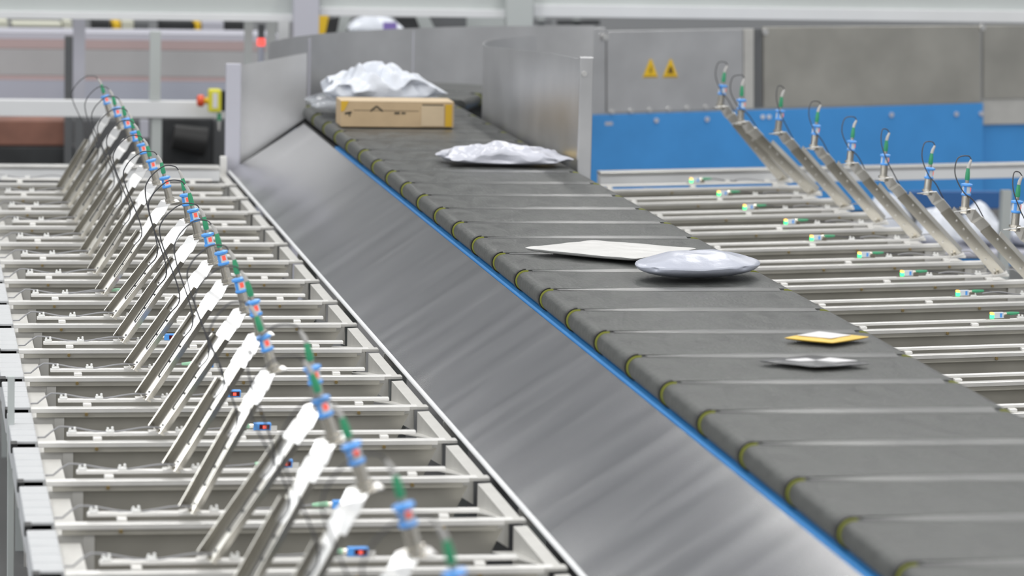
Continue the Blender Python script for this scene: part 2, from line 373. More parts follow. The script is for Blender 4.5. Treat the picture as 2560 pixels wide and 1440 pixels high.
# ------------------------------------------------------------------ chute racks
RP = 0.7155
def make_divider(s):
    """s=-1 left rack, +1 right rack; local x measured from the sorter centre, z=0 on the flange top"""
    r = empty('chute_divider', (0, 0, 0), 'x', 'chute divider')
    def X(a, b): return tuple(sorted((s * a, s * b)))
    bx = lambda mb, a, b, *q: mb.box(*X(a, b), *q)
    pn = MB()
    poly = [(1.03, -0.03), (2.30, -0.03), (2.30, -1.0), (1.45, -1.0), (1.14, -0.35), (1.10, -0.20), (1.065, -0.10)]
    pn.prism([Vector((s * a, 0.012, z)) for a, z in poly], False, (0, 0.004, 0)); pn.build('divider_panel', M['panel'], r)
    fl = MB(); bx(fl, 1.0, 2.42, -0.005, 0.040, -0.004, 0.0); bx(fl, 1.03, 2.42, -0.010, -0.0055, -0.016, 0.0)
    f = fl.build('flange', M['rail'], r, 0.001)
    lp = MB(); bx(lp, 1.05, 2.40, -0.006, -0.003, -0.030, -0.013); bx(lp, 1.05, 2.40, -0.010, -0.003, -0.033, -0.030); lp.build('lip', M['panel'], r)
    for a in (1.22, 1.58, 1.94, 2.22):
        MB().tube([(s * a, -0.006, -0.022), (s * a, -0.015, -0.022)], 0.0065, 6, smooth=False).build('bolt', M['brass'], f)
    rl = MB(); bx(rl, 1.10, 2.32, 0.048, 0.078, 0.012, 0.024)
    for a in (1.2, 1.7, 2.2): bx(rl, a, a + 0.03, 0.02, 0.075, 0, 0.012)
    rl_o = rl.build('raised_rail', M['rail'], r, 0.002)
    for a in (2.30, 2.17, 1.93):
        c = MB(); bx(c, a - 0.014, a + 0.014, 0.05, 0.076, 0.024, 0.032); bx(c, a - 0.012, a - 0.004, 0.056, 0.070, 0.032, 0.043); bx(c, a + 0.004, a + 0.012, 0.056, 0.070, 0.032, 0.040); c.build('cable_clip', M['clip'], rl_o, 0.002)
    pts = []
    for i in range(19):
        t = i / 18; x = 2.42 - 0.45 * t; z = 0.034 + 0.010 * math.sin(t * 9) if t > 0.15 else -0.03 + 0.064 * math.sin(t / 0.15 * PI / 2)
        pts.append((s * x, 0.058 + 0.012 * math.sin(t * 5), max(z, 0.008)))
    MB().tube(pts, 0.0032, 6).build('cable', M['gcable'], r)
    # outer end: post, sloping plate
    MB().box(*X(2.30, 2.335), -0.005, 0.06, -1.2, -0.006).build('end_post', M['gusset'], r)
    ep = MB(); ep.box(*X(2.335, 2.412), 0.0, 0.004, -0.5, -0.034); ep.box(*X(2.345, 2.412), 0.03, RP - 0.05, -0.055, -0.050)
    ep.build('end_plate', M['gusset'], r)
    # inner end: gusset reaching the slope edge, diagonal strip
    g = MB(); bx(g, 0.96, 1.035, -0.006, 0.05, -0.012, -0.002)
    g.prism([Vector((s * 0.965, 0.05, -0.01)), Vector((s * 1.005, 0.05, -0.012)), Vector((s * 1.005, RP - 0.05, -0.012)), Vector((s * 0.965, RP - 0.05, -0.01))], False, (0, 0, -0.004))
    g.prism([Vector((s * 1.005, 0.05, -0.012)), Vector((s * 1.075, RP - 0.05, -0.09)), Vector((s * 1.005, RP - 0.05, -0.09))], False, (0, 0, -0.004))
    g.prism([Vector((s * 1.005, 0.05, -0.012)), Vector((s * 1.005, RP - 0.05, -0.012)), Vector((s * 1.005, RP - 0.05, -0.16)), Vector((s * 1.005, 0.05, -0.10))], False, (s * 0.003, 0, 0))
    g.build('gusset', M['gusset'], r)
    # sliding sheet inside the chute
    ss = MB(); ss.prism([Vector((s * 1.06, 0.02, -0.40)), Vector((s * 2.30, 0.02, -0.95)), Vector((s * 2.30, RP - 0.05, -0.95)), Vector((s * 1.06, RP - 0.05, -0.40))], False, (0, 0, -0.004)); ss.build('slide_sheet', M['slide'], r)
    # two legs
    for a in (1.2, 2.25): MB().box(*X(a, a + 0.05), 0.0, 0.05, FZ + 0.40, -0.95).build('leg', M['gusset'], r)
    return r

def make_photo_sensor(s):
    """small block sensor on the raised rail; s=-1 left (red digits face us), +1 right (leds)"""
    r = empty('photoelectric_sensor', (0, 0, 0), 'x', 'sensor')
    MB().box(-0.055, 0.05, -0.012, 0.012, 0.0, 0.004).box(0.028, 0.05, -0.012, -0.008, 0.0, 0.02).build('mounting_foot', M['barrel'] if s > 0 else M['rail'], r)
    if s < 0:
        b = MB().box(-0.032, 0.030, -0.012, 0.012, 0.004, 0.030).build('housing', M['sblue'], r, 0.003)
        d = MB().box(-0.012, 0.024, -0.0145, -0.012, 0.009, 0.025).build('display', M['darkred'], b)
        MB().box(0.0, 0.012, -0.0155, -0.0145, 0.011, 0.022).build('lit_digits', M['red'], b)
        MB().tube([(-0.032, 0, 0.018), (-0.045, 0, 0.018)], 0.007, 8).build('nut', M['barrel'], r)
        MB().tube([(-0.045, 0, 0.018), (-0.06, 0, 0.018), (-0.095, 0, 0.016)], [0.008, 0.008, 0.005], 8).build('plug', M['lgreen'], r)
        MB().tube([(-0.095, 0, 0.016), (-0.13, 0.004, 0.012), (-0.2, 0.01, 0.006), (-0.3, 0.012, 0.004)], 0.0028, 6).build('cable', M['gcable'], r)
    else:
        b = MB().box(-0.020, 0.024, -0.010, 0.010, 0.004, 0.030).build('housing', M['sbody'], r, 0.002)
        MB().box(0.006, 0.016, -0.0105, 0.0, 0.008, 0.026).build('blue_cap', M['sblue'], b)
        MB().box(-0.034, -0.020, -0.012, 0.012, 0.004, 0.020).build('green_light', M['ledg'], b, 0.002)
        MB().box(-0.034, -0.020, -0.012, 0.012, 0.0205, 0.030).build('amber_light', M['ledy'], b, 0.002)
        MB().tube([(0.024, 0, 0.022), (0.038, 0, 0.022)], 0.008, 8).build('nut', M['barrel'], r)
        MB().tube([(0.038, 0, 0.022), (0.055, 0, 0.023), (0.095, 0, 0.024)], [0.008, 0.008, 0.005], 8).build('plug', M['green'], r)
        MB().tube([(0.095, 0, 0.024), (0.12, 0.002, 0.022), (0.17, 0.006, 0.012), (0.25, 0.01, 0.004)], 0.0028, 6).build('cable', M['cable'], r)
    return r

# sensor arm: leans towards +x, foot at the origin, sensor tab at (0.30, 0, 0.45)
U = Vector((0.55, 0, 0.835)).normalized(); P = Vector((-0.835, 0, 0.55)).normalized(); NY = Vector((0, -1, 0))
AL = math.radians(40); NW = (NY * math.cos(AL) + P * math.sin(AL)); WD = (P * math.cos(AL) - NY * math.sin(AL))
def catmull(pts, n=8):
    pts = [Vector(p) for p in pts]; q = [pts[0]] + pts + [pts[-1]]; out = []
    for i in range(1, len(q) - 2):
        for k in range(n):
            t = k / n; a, b, c, d = q[i - 1:i + 3]
            out.append(0.5 * ((2 * b) + (c - a) * t + (2 * a - 5 * b + 4 * c - d) * t * t + (3 * b - a - 3 * c + d) * t ** 3))
    out.append(pts[-1]); return out
def make_arm(kind, seed):
    rnd = random.Random(seed)
    r = empty('sensor_arm', (0, 0, 0), 'x', 'sensor arm')
    wv = 0.060; lp = 0.034; th = 0.003; ln = 0.42
    ch = MB()
    def slab(o, a, b, c):
        o = Vector(o); vs = [o + a * i + b * j + c * k for k in (0, 1) for j in (0, 1) for i in (0, 1)]
        ch.add(vs, [(0, 2, 3, 1), (4, 5, 7, 6), (0, 1, 5, 4), (2, 6, 7, 3), (0, 4, 6, 2), (1, 3, 7, 5)])
    o0 = -WD * wv / 2
    slab(o0, U * ln, WD * wv, NW * -th)
    slab(o0, U * ln, WD * th, NW * lp)
    slab(o0 + WD * (wv - th), U * (ln - rnd.random() * 0.08), WD * th, NW * lp)
    chn = ch.build('channel', M['channel'], r)
    MB().box(-0.035, 0.035, -0.03, 0.03, -0.004, 0.002).build('foot_plate', M['rail'], r)
    MB().tube([(0.0, -0.02, 0.002), (0.0, -0.02, 0.012)], 0.009, 6, smooth=False).tube([(0.02, 0.01, 0.002), (0.02, 0.01, 0.012)], 0.009, 6, smooth=False).build('foot_bolt', M['barrel'], r)
    for t in (0.03, 0.10, 0.17, 0.24, 0.29, 0.345):
        q = U * t + WD * (0.012 if t > 0.28 else -0.004)
        MB().tube([q - NW * (th + 0.004), q + NW * 0.006], 0.005, 8).build('screw', M['dkgrey'] if kind < 0 else M['rail'], chn)
    # bracket: bolted on the web, widens above the channel and bends over to a level tab
    c0 = NW * 0.004
    p = [c0 + U * 0.28, c0 + U * 0.405, c0 + U * 0.415, c0 + U * 0.468, c0 + U * 0.480 + Vector((0.004, 0, -0.001)), Vector((0.285, -0.004, 0.438)), Vector((0.300, 0.0, 0.446)), Vector((0.350, 0.0, 0.452))]
    w0 = WD * 0.040; w1 = WD * 0.060; w2 = (WD * 0.85 + Vector((0, 1, 0)) * 0.15).normalized() * 0.060
    w = [w0, w0, w1, w1, w1, w2, (WD * 0.6 + Vector((0, 1, 0)) * 0.5).normalized() * 0.056, (WD * 0.25 + Vector((0, 1, 0)) * 0.8).normalized() * 0.05]
    MB().ribbon(p, w, 0.004).build('bracket', M['bracket'], r)
    # sensor, leaning back to -x
    T = Vector((0.31, 0.0, 0.452)); a = Vector((-math.sin(math.radians(14)), 0.0, math.cos(math.radians(14))))
    A = lambda t: T + a * t
    bar = MB(); rr = []; pp = []
    for i in range(25):
        pp.append(A(-0.014 + 0.082 * i / 24)); rr.append(0.0176 if i % 2 else 0.0186)
    sn = bar.tube(pp, rr, 18).build('ultrasonic_sensor', M['barrel'], r)
    MB().tube([A(0.002), A(0.012)], 0.0265, 6, smooth=False).build('nut', M['barrel'], sn)
    MB().tube([A(-0.014), A(-0.005)], 0.0265, 6, smooth=False).build('nut', M['barrel'], sn)
    MB().tube([A(0.068), A(0.112)], 0.0192, 18).build('sensor_head', M['sbody'], sn)
    MB().tube([A(0.064), A(0.067), A(0.073), A(0.076)], [0.019, 0.0225, 0.0225, 0.019], 18).build('blue_collar', M['sblue'], sn)
    MB().tube([A(0.106), A(0.109), A(0.117), A(0.121)], [0.020, 0.0265, 0.0265, 0.013], 18).build('blue_collar', M['sblue'], sn)
    # strip and lit digits on the head, facing -y for this orientation
    side = Vector((0.3, -1, 0)).normalized() if kind < 0 else Vector((-1, 0.35, 0)).normalized()
    tn = a.cross(side).normalized(); sd = tn.cross(a).normalized()
    def patch(t0, t1, half, off, nm, mt):
        vs = []
        for tt in (t0, t1):
            for ang in (-half, 0, half):
                dd = (side * math.cos(ang) + tn * math.sin(ang)).normalized()
                dd = (dd - a * dd.dot(a)).normalized()
                vs += [A(tt) + dd * (0.0192), A(tt) + dd * (0.0192 + off)]
        f = [(1, 3, 9, 7), (3, 5, 11, 9), (0, 6, 8, 2), (2, 8, 10, 4), (0, 1, 7, 6), (4, 10, 11, 5), (0, 2, 3, 1), (2, 4, 5, 3), (6, 7, 9, 8), (8, 9, 11, 10)]
        MB().add(vs, f).build(nm, mt, sn)
    patch(0.084, 0.102, 0.36, 0.0012, 'lit_digits', M['red'])
    side = Vector((-0.75, -0.7, 0)).normalized() if kind < 0 else Vector((0.5, 0.7, 0)).normalized(); tn = a.cross(side).normalized()
    patch(0.074, 0.108, 0.35, 0.001, 'blue_strip', M['sblue'])
    MB().tube([A(0.120), A(0.134)], 0.0085, 12).build('plug_nut', M['barrel'], sn)
    MB().tube([A(0.134), A(0.140), A(0.165), A(0.188)], [0.0095, 0.0112, 0.0105, 0.0075], 12).build('plug', M['green'], sn)
    bend = 0.012
    e0 = A(0.188); e1 = A(0.205) + Vector((-bend * 0.3, 0, 0)); e2 = A(0.224) + Vector((-bend, 0, 0))
    MB().tube([e0, e1, e2], [0.0075, 0.0075, 0.005], 10).build('strain_relief', M['relief'], sn)
    v_ = rnd.random()
    if kind < 0:
        lx = -0.07 - 0.08 * v_
        pts = [e2, e2 + Vector((-0.02, 0, 0.016)), e2 + Vector((lx * 0.55, -0.012, 0.012)), e2 + Vector((lx, -0.02, -0.05)), e2 + Vector((lx * 1.05, -0.02, -0.13)),
               U * 0.36 + NW * 0.04, U * 0.26 + NW * 0.014, U * 0.1 + NW * 0.008]
    else:
        lx = 0.05 + 0.05 * v_   # seen on the left after the half turn
        pts = [e2, e2 + Vector((0.012, 0, 0.02)), e2 + Vector((lx * 0.7, 0.012, 0.02)), e2 + Vector((lx, 0.025, -0.045)), e2 + Vector((lx * 0.75, 0.03, -0.13)),
               e2 + Vector((0.02, 0.02, -0.19)), U * 0.40 + NW * 0.03, U * 0.26 + NW * 0.014, U * 0.1 + NW * 0.008]
    MB().tube(catmull(pts, 7), 0.0028, 6).build('cable', M['cable'] if kind > 0 or seed % 3 else M['gcable'], sn)
    return r

def headtilt(hx, hz, base_x):     # rotation about y that swings the arm's tab to the measured place
    return 0.0

ZR = -0.40
# --- left rack
L_rows = [20.184 + RP - RP * k for k in range(20)]            # farthest first
L_headpx = [None, (270, 298), (303, 320), (328, 350), (350, 384), (369, 417), (392, 460), (422, 511), (476, 553), (499, 594), (535, 657), (572, 707),
            (617, 778), (657, 840), (681, 940), (800, 1029), (800, 1162), (884, 1279), (1012, 1440), (1145, 1615)]
dL = make_divider(-1); dR = make_divider(1)
pL = make_photo_sensor(-1); pR = make_photo_sensor(1)
aL = [make_arm(-1, 1), make_arm(-1, 2), make_arm(-1, 5)]; aR = [make_arm(1, 3), make_arm(1, 4), make_arm(1, 6)]
index_kids()
used = set()
def place(proto, loc, rot=(0, 0, 0), sc=None):
    if proto.name in used: o = copy_tree(proto)
    else: o = proto; used.add(proto.name)
    o.location = loc; o.rotation_euler = rot
    if sc: o.scale = sc
    return o
L_photo = {1: None}
nL = len(L_rows)
ps_px = {7: (372, 470), 9: (500, 650), 10: (553, 706), 11: (586, 757), 12: (624, 808), 14: (730, 938), 15: (742, 1016), 16: (768, 1110), 17: (838, 1196), 18: (912, 1305), 19: (975, 1425)}
for i, y in enumerate(L_rows):
    k = nL - 1 - i
    nm = ORD[i]
    tag(place(dL, (0, y, ZR)), 'steel chute divider with white rails, %s of the left rack from the far end' % nm, 'chute divider', 'chute dividers of the left rack')
    if i >= 1:
        hp = L_headpx[i]; H = at(hp[0], hp[1], y)
        bx = -2.005
        # lean angle from foot to tab
        want = math.atan2(H.x - bx, H.z - ZR - 0.028); base = math.atan2(0.31, 0.452)
        ln = math.hypot(H.x - bx, H.z - ZR - 0.028) / math.hypot(0.31, 0.452); ln = min(max(ln, 0.93), 1.08)
        if i >= 15: ln = 1.0; want = base + (want - base) * 0.9
        a = place(aL[(i * 7) % 3], (bx, y + 0.045, ZR + 0.028), (0, want - base, 0), (ln, ln, ln))
        tag(a, 'bright steel sensor arm leaning right on the left rack, %s counted from the far end' % ORD[i - 1], 'sensor arm', 'sensor arms of the left rack')
# small photo sensors on the left rails: x measured per row
LX = {7: -1.88, 9: -1.80, 10: -1.72, 11: -1.68, 12: -1.64, 13: -1.64, 14: -1.53, 15: -1.57, 16: -1.58, 17: -1.55, 18: -1.53}
cnt = 0
for i in sorted(LX):
    y = L_rows[i]
    tag(place(pL, (LX[i], y + 0.064, ZR + 0.024)), 'small blue sensor block with red digits, %s on the left rack from the far end' % ORD[cnt], 'sensor', 'blue sensor blocks of the left rack'); cnt += 1
# --- right rack, rising slightly outwards
TILT = math.radians(1.5)
R_rows = [16.34 + RP * j for j in range(6, -6, -1)]
R_headpx = [(1805, 270), (1845, 298), (1950, 335), (2040, 372), (2130, 412), (2215, 450), (2325, 485), (2420, 530), (2545, 575)]
R_led = {0: (1733, 480), 1: (1802, 517), 2: (1867, 553), 3: (1970, 598), 4: (2035, 645), 5: (2155, 690), 6: (2262, 747), 7: (2402, 797), 8: (2488, 858)}
def rz(x): return ZR + 0.0 + (x - 1.0) * math.tan(TILT)
for i, y in enumerate(R_rows):
    o = place(dR, (0, y, ZR - math.tan(TILT)), (0, -TILT, 0))
    tag(o, 'steel chute divider with brass bolts, %s of the right rack from the far end' % ORD[i], 'chute divider', 'chute dividers of the right rack')
    if i < 9:
        hp = R_headpx[i]; bx = 2.27; H = at(hp[0], hp[1], y)
        zb = rz(bx) + 0.024
        want = math.atan2(bx - H.x, H.z - zb); base = math.atan2(0.31, 0.452)
        ln = math.hypot(H.x - bx, H.z - zb) / math.hypot(0.31, 0.452); ln = min(max(ln, 0.9), 1.1)
        a = place(aR[(i * 5) % 3], (bx, y + 0.05, zb + 0.004), (0, 0, 0), (ln, ln, ln))
        a.rotation_mode = 'XYZ'; a.rotation_euler = (0, want - base, PI)
        tag(a, 'dark steel sensor arm leaning left on the right rack, %s from the far end' % ORD[i], 'sensor arm', 'sensor arms of the right rack')
        lp = at(*R_led[i], y)
        tag(place(pR, (lp.x + 0.028, y + 0.065, rz(lp.x) + 0.024), (0, -TILT, 0)), 'small sensor glowing green on the right rack, %s from the far end' % ORD[i], 'sensor', 'green lit sensors of the right rack')

# cable duct and pole at the outer edge of the left rack
yy = L_rows[-1]
for n_, i in enumerate(range(nL - 1, 5, -1)):
    y = L_rows[i]
    r = empty('cable_duct', (-2.46, y + 0.09, ZR - 0.01), 'pale slotted cable duct at the outer left edge, %s from the camera' % ORD[n_], 'cable duct', 'cable ducts along the left rack')
    b = MB()
    for k in range(5): b.box(-0.048, 0.042, 0.0 + k * 0.12, 0.112 + k * 0.12, -0.10, 0.0)
    b.box(-0.04, 0.038, 0.0, 0.59, -0.10, -0.006); b.build('duct_body', M['duct'], r, 0.004)
    MB().box(-0.052, -0.03, -0.075, -0.01, -0.03, 0.003).build('end_clip', M['black'], r)
r = empty('support_pole', at(28, 940, 12.75) , 'slim grey upright pole at the left edge in front of the cable ducts', 'pole')
h0 = r.location.z
MB().box(-0.012, 0.012, -0.012, 0.012, FZ - h0, 0).build('pole_profile', M['lgrey'], r, 0.002)
MB().box(-0.03, 0.03, -0.03, 0.03, FZ - h0, FZ - h0 + 0.01).build('foot_plate', M['lgrey'], r)

# longitudinal beams under both racks
for s, wd in ((-1, 'left'), (1, 'right')):
    for xx, wz in ((1.02, 'inner'), (2.30, 'outer')):
        z1 = -1.36
        ya, yb = (7.0, 21.2)
        r = empty('floor_beam', (s * xx, ya, z1), 'grey beam low under the %s edge of the %s rack' % (wz, wd), 'beam')
        MB().box(-0.03, 0.03, 0, yb - ya, -0.1, 0).build('beam_profile', M['lgrey'], r)
        for k in range(6): MB().box(-0.03, 0.03, 0.3 + k * 2.6, 0.36 + k * 2.6, FZ - z1, -0.1).build('leg', M['lgrey'], r)

# ------------------------------------------------------------------ guards round the bend
r = empty('guard_panel', (-0.67, 21.66, 0), 'grey steel guard panel with pale post standing across the top of the steel slope', 'guard panel')
MB().prism([Vector((-0.22, 0, -0.385)), Vector((0.195, 0, -0.085)), Vector((0.195, 0, 0.322)), Vector((-0.22, 0, 0.238))], False, (0, 0.004, 0)).build('sheet', M['guard'], r)
MB().prism([Vector((-0.215, -0.004, -0.385)), Vector((0.195, -0.004, -0.088)), Vector((0.195, -0.004, -0.070)), Vector((-0.215, -0.004, -0.367))], False, (0, 0.014, 0)).build('rubber_seal', M['black'], r)
tag(MB().box(-0.296, -0.206, -0.05, 0.0, -0.44, 0.254).build('post', M['lav'], r, 0.004), 'pale post')
MB().box(-0.33, -0.29, -0.10, -0.06, -0.42, -0.30, ).build('fixing_lug', M['rail'], r, 0.004)

r = empty('right_guard', (0.53, 17.7, 0), 'grey steel guard wall along the right side of the belts, ending at a post', 'guard wall')
ptsb = [(0.0, 0.3, 0.55), (0.0, 1.2, 0.52), (0.0, 2.4, 0.46), (0.0, 3.4, 0.41)]
for k in range(1, 9):
    t = k / 8 * math.radians(48); ptsb.append((1.5 - 1.5 * math.cos(t), 3.4 + 1.5 * math.sin(t), 0.41))
vs = []
for x, y, z in ptsb: vs += [(x, y, -0.10), (x + 0.005, y, -0.10), (x + 0.005, y, z), (x, y, z)]
fs = []
n = len(ptsb)
for i in range(n - 1):
    for k in range(4): fs.append((4 * i + k, 4 * i + (k + 1) % 4, 4 * i + 4 + (k + 1) % 4, 4 * i + 4 + k))
fs += [(0, 1, 2, 3), tuple(4 * (n - 1) + k for k in range(4))]
MB().add(vs, fs, True).build('sheet', M['guard'], r)
MB().box(-0.02, 0.052, 0.27, 0.32, -0.10, 0.565).build('post', M['guard'], r, 0.006)
MB().tube([(0.004, 0.262, 0.48), (0.004, 0.27, 0.48)], 0.014, 10).build('bolt', M['bracket'], r)

r = empty('outer_guard', (0, 22, 0), 'curved grey steel guard wall behind the bags where the belts turn right', 'guard wall')
ptsb = []
RG = 2.78
for k in range(25):
    t = math.radians(14) + math.radians(71) * k / 24
    x = 2.05 - RG * math.cos(t); y = -0.5 + (21.6 - 21.5) + RG * math.sin(t)
    ptsb.append((x, y, 0))
def top_at(x, y):
    # wall top follows the slightly falling line of the photo
    p0 = at(720, 107, 22.3).z; p1 = at(1500, 68, 24.2).z
    q = (x + 0.65) / 2.4; return p0 + (p1 - p0) * min(max(q, 0), 1)
vs = []
for x, y, z in ptsb:
    zt = top_at(x, y + 22); vs += [(x, y, -0.3), (x, y + 0.006, -0.3), (x, y + 0.006, zt), (x, y, zt)]
fs = []; n = len(ptsb)
for i in range(n - 1):
    for k in range(4): fs.append((4 * i + k, 4 * i + (k + 1) % 4, 4 * i + 4 + (k + 1) % 4, 4 * i + 4 + k))
fs += [(0, 1, 2, 3), tuple(4 * (n - 1) + k for k in range(4))]
MB().add(vs, fs, True).build('sheet', M['guard'], r)
for k in (6, 14):
    x, y, z = ptsb[k]; MB().box(x - 0.02, x + 0.02, y + 0.008, y + 0.045, -0.4, top_at(x, 0) - 0.02).build('stiffener', M['lav'], r)

# ------------------------------------------------------------------ parcels
def pillow(name, quad, h, m, label, cat='mailer', seed=0, crumple=0.01, pow_=0.5, z0=0.007, n=26, asym=0.3, edge=0.004, ragged=0.0, peak=None, group=None, parent=None, freq=14, rnd_=0.0):
    """soft parcel: quad = four corners (x, y) in order, h = height"""
    q = [Vector((a, b, 0)) for a, b in quad]; cen = sum(q, Vector()) / 4
    vs = []; idx = {}
    def base(u, v_):
        return q[0] * (1 - u) * (1 - v_) + q[1] * u * (1 - v_) + q[2] * u * v_ + q[3] * (1 - u) * v_
    for side in (0, 1):
        for i in range(n + 1):
            for j in range(n + 1):
                u, v_ = i / n, j / n
                p = base(u, v_)
                e = max(0.0, (4 * u * (1 - u))) ** pow_ * max(0.0, (4 * v_ * (1 - v_))) ** pow_
                bd = 1 - min(1, e * 3)
                pw = p + Vector((seed * 3.1, seed * 1.7, 0))
                nz = noise.noise(pw * freq) + 0.5 * noise.noise(pw * freq * 2.3)
                rdg = 1 - abs(noise.noise(pw * freq * 0.7 + Vector((5, 3, 1)))) * 2
                dirc = (cen - p)
                if rnd_: p = p + dirc * rnd_ * ((2 * u - 1) ** 2 * (2 * v_ - 1) ** 2)
                if ragged: p = p + dirc * (ragged * noise.noise(pw * 9) * bd)
                hh = h * (peak(u, v_) if peak else 1.0)
                if side == 0:
                    z = z0 + h * asym * (1 - e) * 0.6 + edge + (hh - h * asym * (1 - e) * 0.6 - edge) * e + crumple * (nz * 0.8 + rdg * 0.6) * (0.35 + e * 0.65)
                else:
                    z = z0 + h * asym * (1 - e) * 0.6
                if i in (0, n) or j in (0, n):
                    z = z0 + h * asym * 0.6 + crumple * 0.8 * nz + edge * 0.5
                idx[(side, i, j)] = len(vs); vs.append((p.x, p.y, max(z, z0)))
    fs = []
    for side in (0, 1):
        for i in range(n):
            for j in range(n):
                f = (idx[(side, i, j)], idx[(side, i + 1, j)], idx[(side, i + 1, j + 1)], idx[(side, i, j + 1)])
                fs.append(f if side == 0 else f[::-1])
    ox, oy = cen.x, cen.y
    mb = MB(); mb.add([(a - ox, b - oy, c) for a, b, c in vs], fs, True)
    o = mb.build(name, m, parent, loc=(ox, oy, 0) if not parent else None)
    for p in o.data.polygons: p.use_smooth = True
    s = o.modifiers.new('sub', 'SUBSURF'); s.levels = 1; s.render_levels = 1
    if label: tag(o, label, cat, group)
    return o

# cardboard box
r = empty('cardboard_box', (-0.118, 20.30, 0.007), 'brown cardboard box with yellow tape lying across the belts', 'box')
r.rotation_euler = (0, 0, math.radians(-1))
BW, BD, BH = 0.322, 0.14, 0.146
MB().box(-BW, BW, -BD, BD, 0, BH - 0.004).build('carton', M['card'], r, 0.003)
lid = MB().box(-BW, BW, -BD, BD, BH - 0.0035, BH).build('top_flap', M['cardl'], r, 0.001)
MB().box(0.135, 0.265, -BD - 0.004, -BD - 0.0005, 0.008, BH - 0.022).build('pale_side_flap', M['cardl'], r)
MB().box(0.272, BW - 0.012, -BD - 0.004, -BD - 0.0005, 0.006, BH - 0.014).build('tape', M['cardy'], r)
MB().prism([Vector((-BW - 0.001, -BD - 0.001, BH + 0.001)), Vector((-BW + 0.045, -BD - 0.001, BH + 0.001)), Vector((-BW + 0.018, -BD - 0.001, BH - 0.055)), Vector((-BW - 0.001, -BD - 0.001, BH - 0.06))], False, (0, -0.002, 0)).build('tape', M['cardy'], r)
def marks_(lst, nm):
    b = MB()
    for x0, z0, x1, z1, w in lst:
        d = Vector((x1 - x0, 0, z1 - z0)); nn = Vector((-d.z, 0, d.x)).normalized() * w / 2
        a = Vector((x0, -BD - 0.002, z0)); c = Vector((x1, -BD - 0.002, z1))
        b.prism([a - nn, c - nn, c + nn, a + nn], False, (0, 0.0018, 0))
    b.build(nm, M['ink'], r)
marks_([(-0.155, 0.09, -0.12, 0.118, 0.010), (-0.12, 0.118, -0.085, 0.09, 0.010)], 'printed_arrow')
marks_([(-0.30, 0.075, -0.262, 0.083, 0.012), (-0.275, 0.083, -0.272, 0.06, 0.008)], 'printed_mark')
marks_([(-0.018, 0.080, 0.012, 0.080, 0.012), (0.022, 0.080, 0.045, 0.080, 0.010)], 'printed_mark')
marks_([(0.14, BH - 0.018, 0.26, BH - 0.018, 0.007), (0.205, BH - 0.018, 0.205, BH - 0.032, 0.008)], 'flap_slot')
marks_([(-0.25, 0.095, 0.12, 0.093, 0.0022)], 'tape_seam')

# tall crumpled white bag behind the box, inside clear film
wb = pillow('plastic_bag', [(-0.40, 20.72), (0.20, 20.85), (0.16, 21.35), (-0.46, 21.2)], 0.25, M['poly'], 'big crumpled white plastic bag behind the cardboard box', 'bag', seed=3,
            crumple=0.075, pow_=0.36, asym=0.9, ragged=0.8, n=40, peak=lambda u, v_: 0.92 - 0.22 * abs(u - 0.45), freq=9)
wb.location.z = 0.035
cf = pillow('clear_film', [(-0.28, -0.32), (0.56, -0.22), (0.52, 0.38), (-0.28, 0.30)], 0.15, M['clear'], None, seed=8, crumple=0.03, asym=0.7, n=26, ragged=0.15, freq=7, parent=wb)
cf.location.z = -0.03; tag(cf, 'clear plastic film round the bag')

b1 = pillow('poly_mailer', [(-0.15, 17.95), (0.41, 17.88), (0.47, 18.20), (-0.18, 18.30)], 0.085, M['polyg'], 'crumpled pale grey mailer beside the right guard post', seed=5, crumple=0.035, pow_=0.34, asym=0.6, ragged=0.5, n=30, peak=lambda u, v_: 0.8 + 0.2 * math.exp(-((u - 0.45) * 3.2) ** 2), group=None)
pillow('brown_envelope', [(0.36, 18.42), (0.50, 18.36), (0.50, 18.6), (0.38, 18.62)], 0.03, M['yenv'], 'small brown packet just behind the crumpled pale grey mailer', 'packet', seed=2, crumple=0.003)
b2 = pillow('flat_mailer', [(-0.39, 14.36), (0.01, 14.00), (0.34, 14.34), (-0.05, 14.62)], 0.030, M['paper'], 'large flat white mailer lying diagonally on the belts', seed=1, crumple=0.004, pow_=0.30, asym=0.9, n=30, edge=0.012)
b3 = pillow('poly_mailer', [(-0.10, 13.40), (0.40, 13.46), (0.49, 13.88), (-0.06, 13.80)], 0.100, M['polyl'], 'puffy lilac grey mailer overlapping the large flat white mailer', seed=4, rnd_=0.30, crumple=0.008, pow_=0.55, asym=0.8, n=34, peak=lambda u, v_: 1.0, freq=8)
b4 = pillow('yellow_envelope', [(0.105, 11.92), (0.25, 11.80), (0.42, 11.94), (0.255, 12.06)], 0.016, M['yenv'], 'small yellow envelope with a white label on the belts', 'envelope', seed=6, crumple=0.001, pow_=0.3, asym=0.8)
MB().prism([Vector((-0.10, 0.0, 0.0235)), Vector((0.0, -0.075, 0.0235)), Vector((0.09, 0.0, 0.0235)), Vector((0.0, 0.09, 0.0235))], False, (0, 0, 0.0015)).build('label_sticker', M['label'], b4)
b5 = pillow('black_mailer', [(-0.11, 11.42), (0.06, 11.28), (0.27, 11.35), (0.12, 11.55)], 0.012, M['bpoly'], 'thin black plastic mailer with white labels near the yellow envelope', seed=9, crumple=0.003, pow_=0.3, asym=0.8)
MB().prism([Vector((-0.10, 0.0, 0.0200)), Vector((-0.06, -0.035, 0.0200)), Vector((0.0, -0.02, 0.0200)), Vector((-0.02, 0.03, 0.0200))], False, (0, 0, 0.002)).build('label_sticker', M['label'], b5)
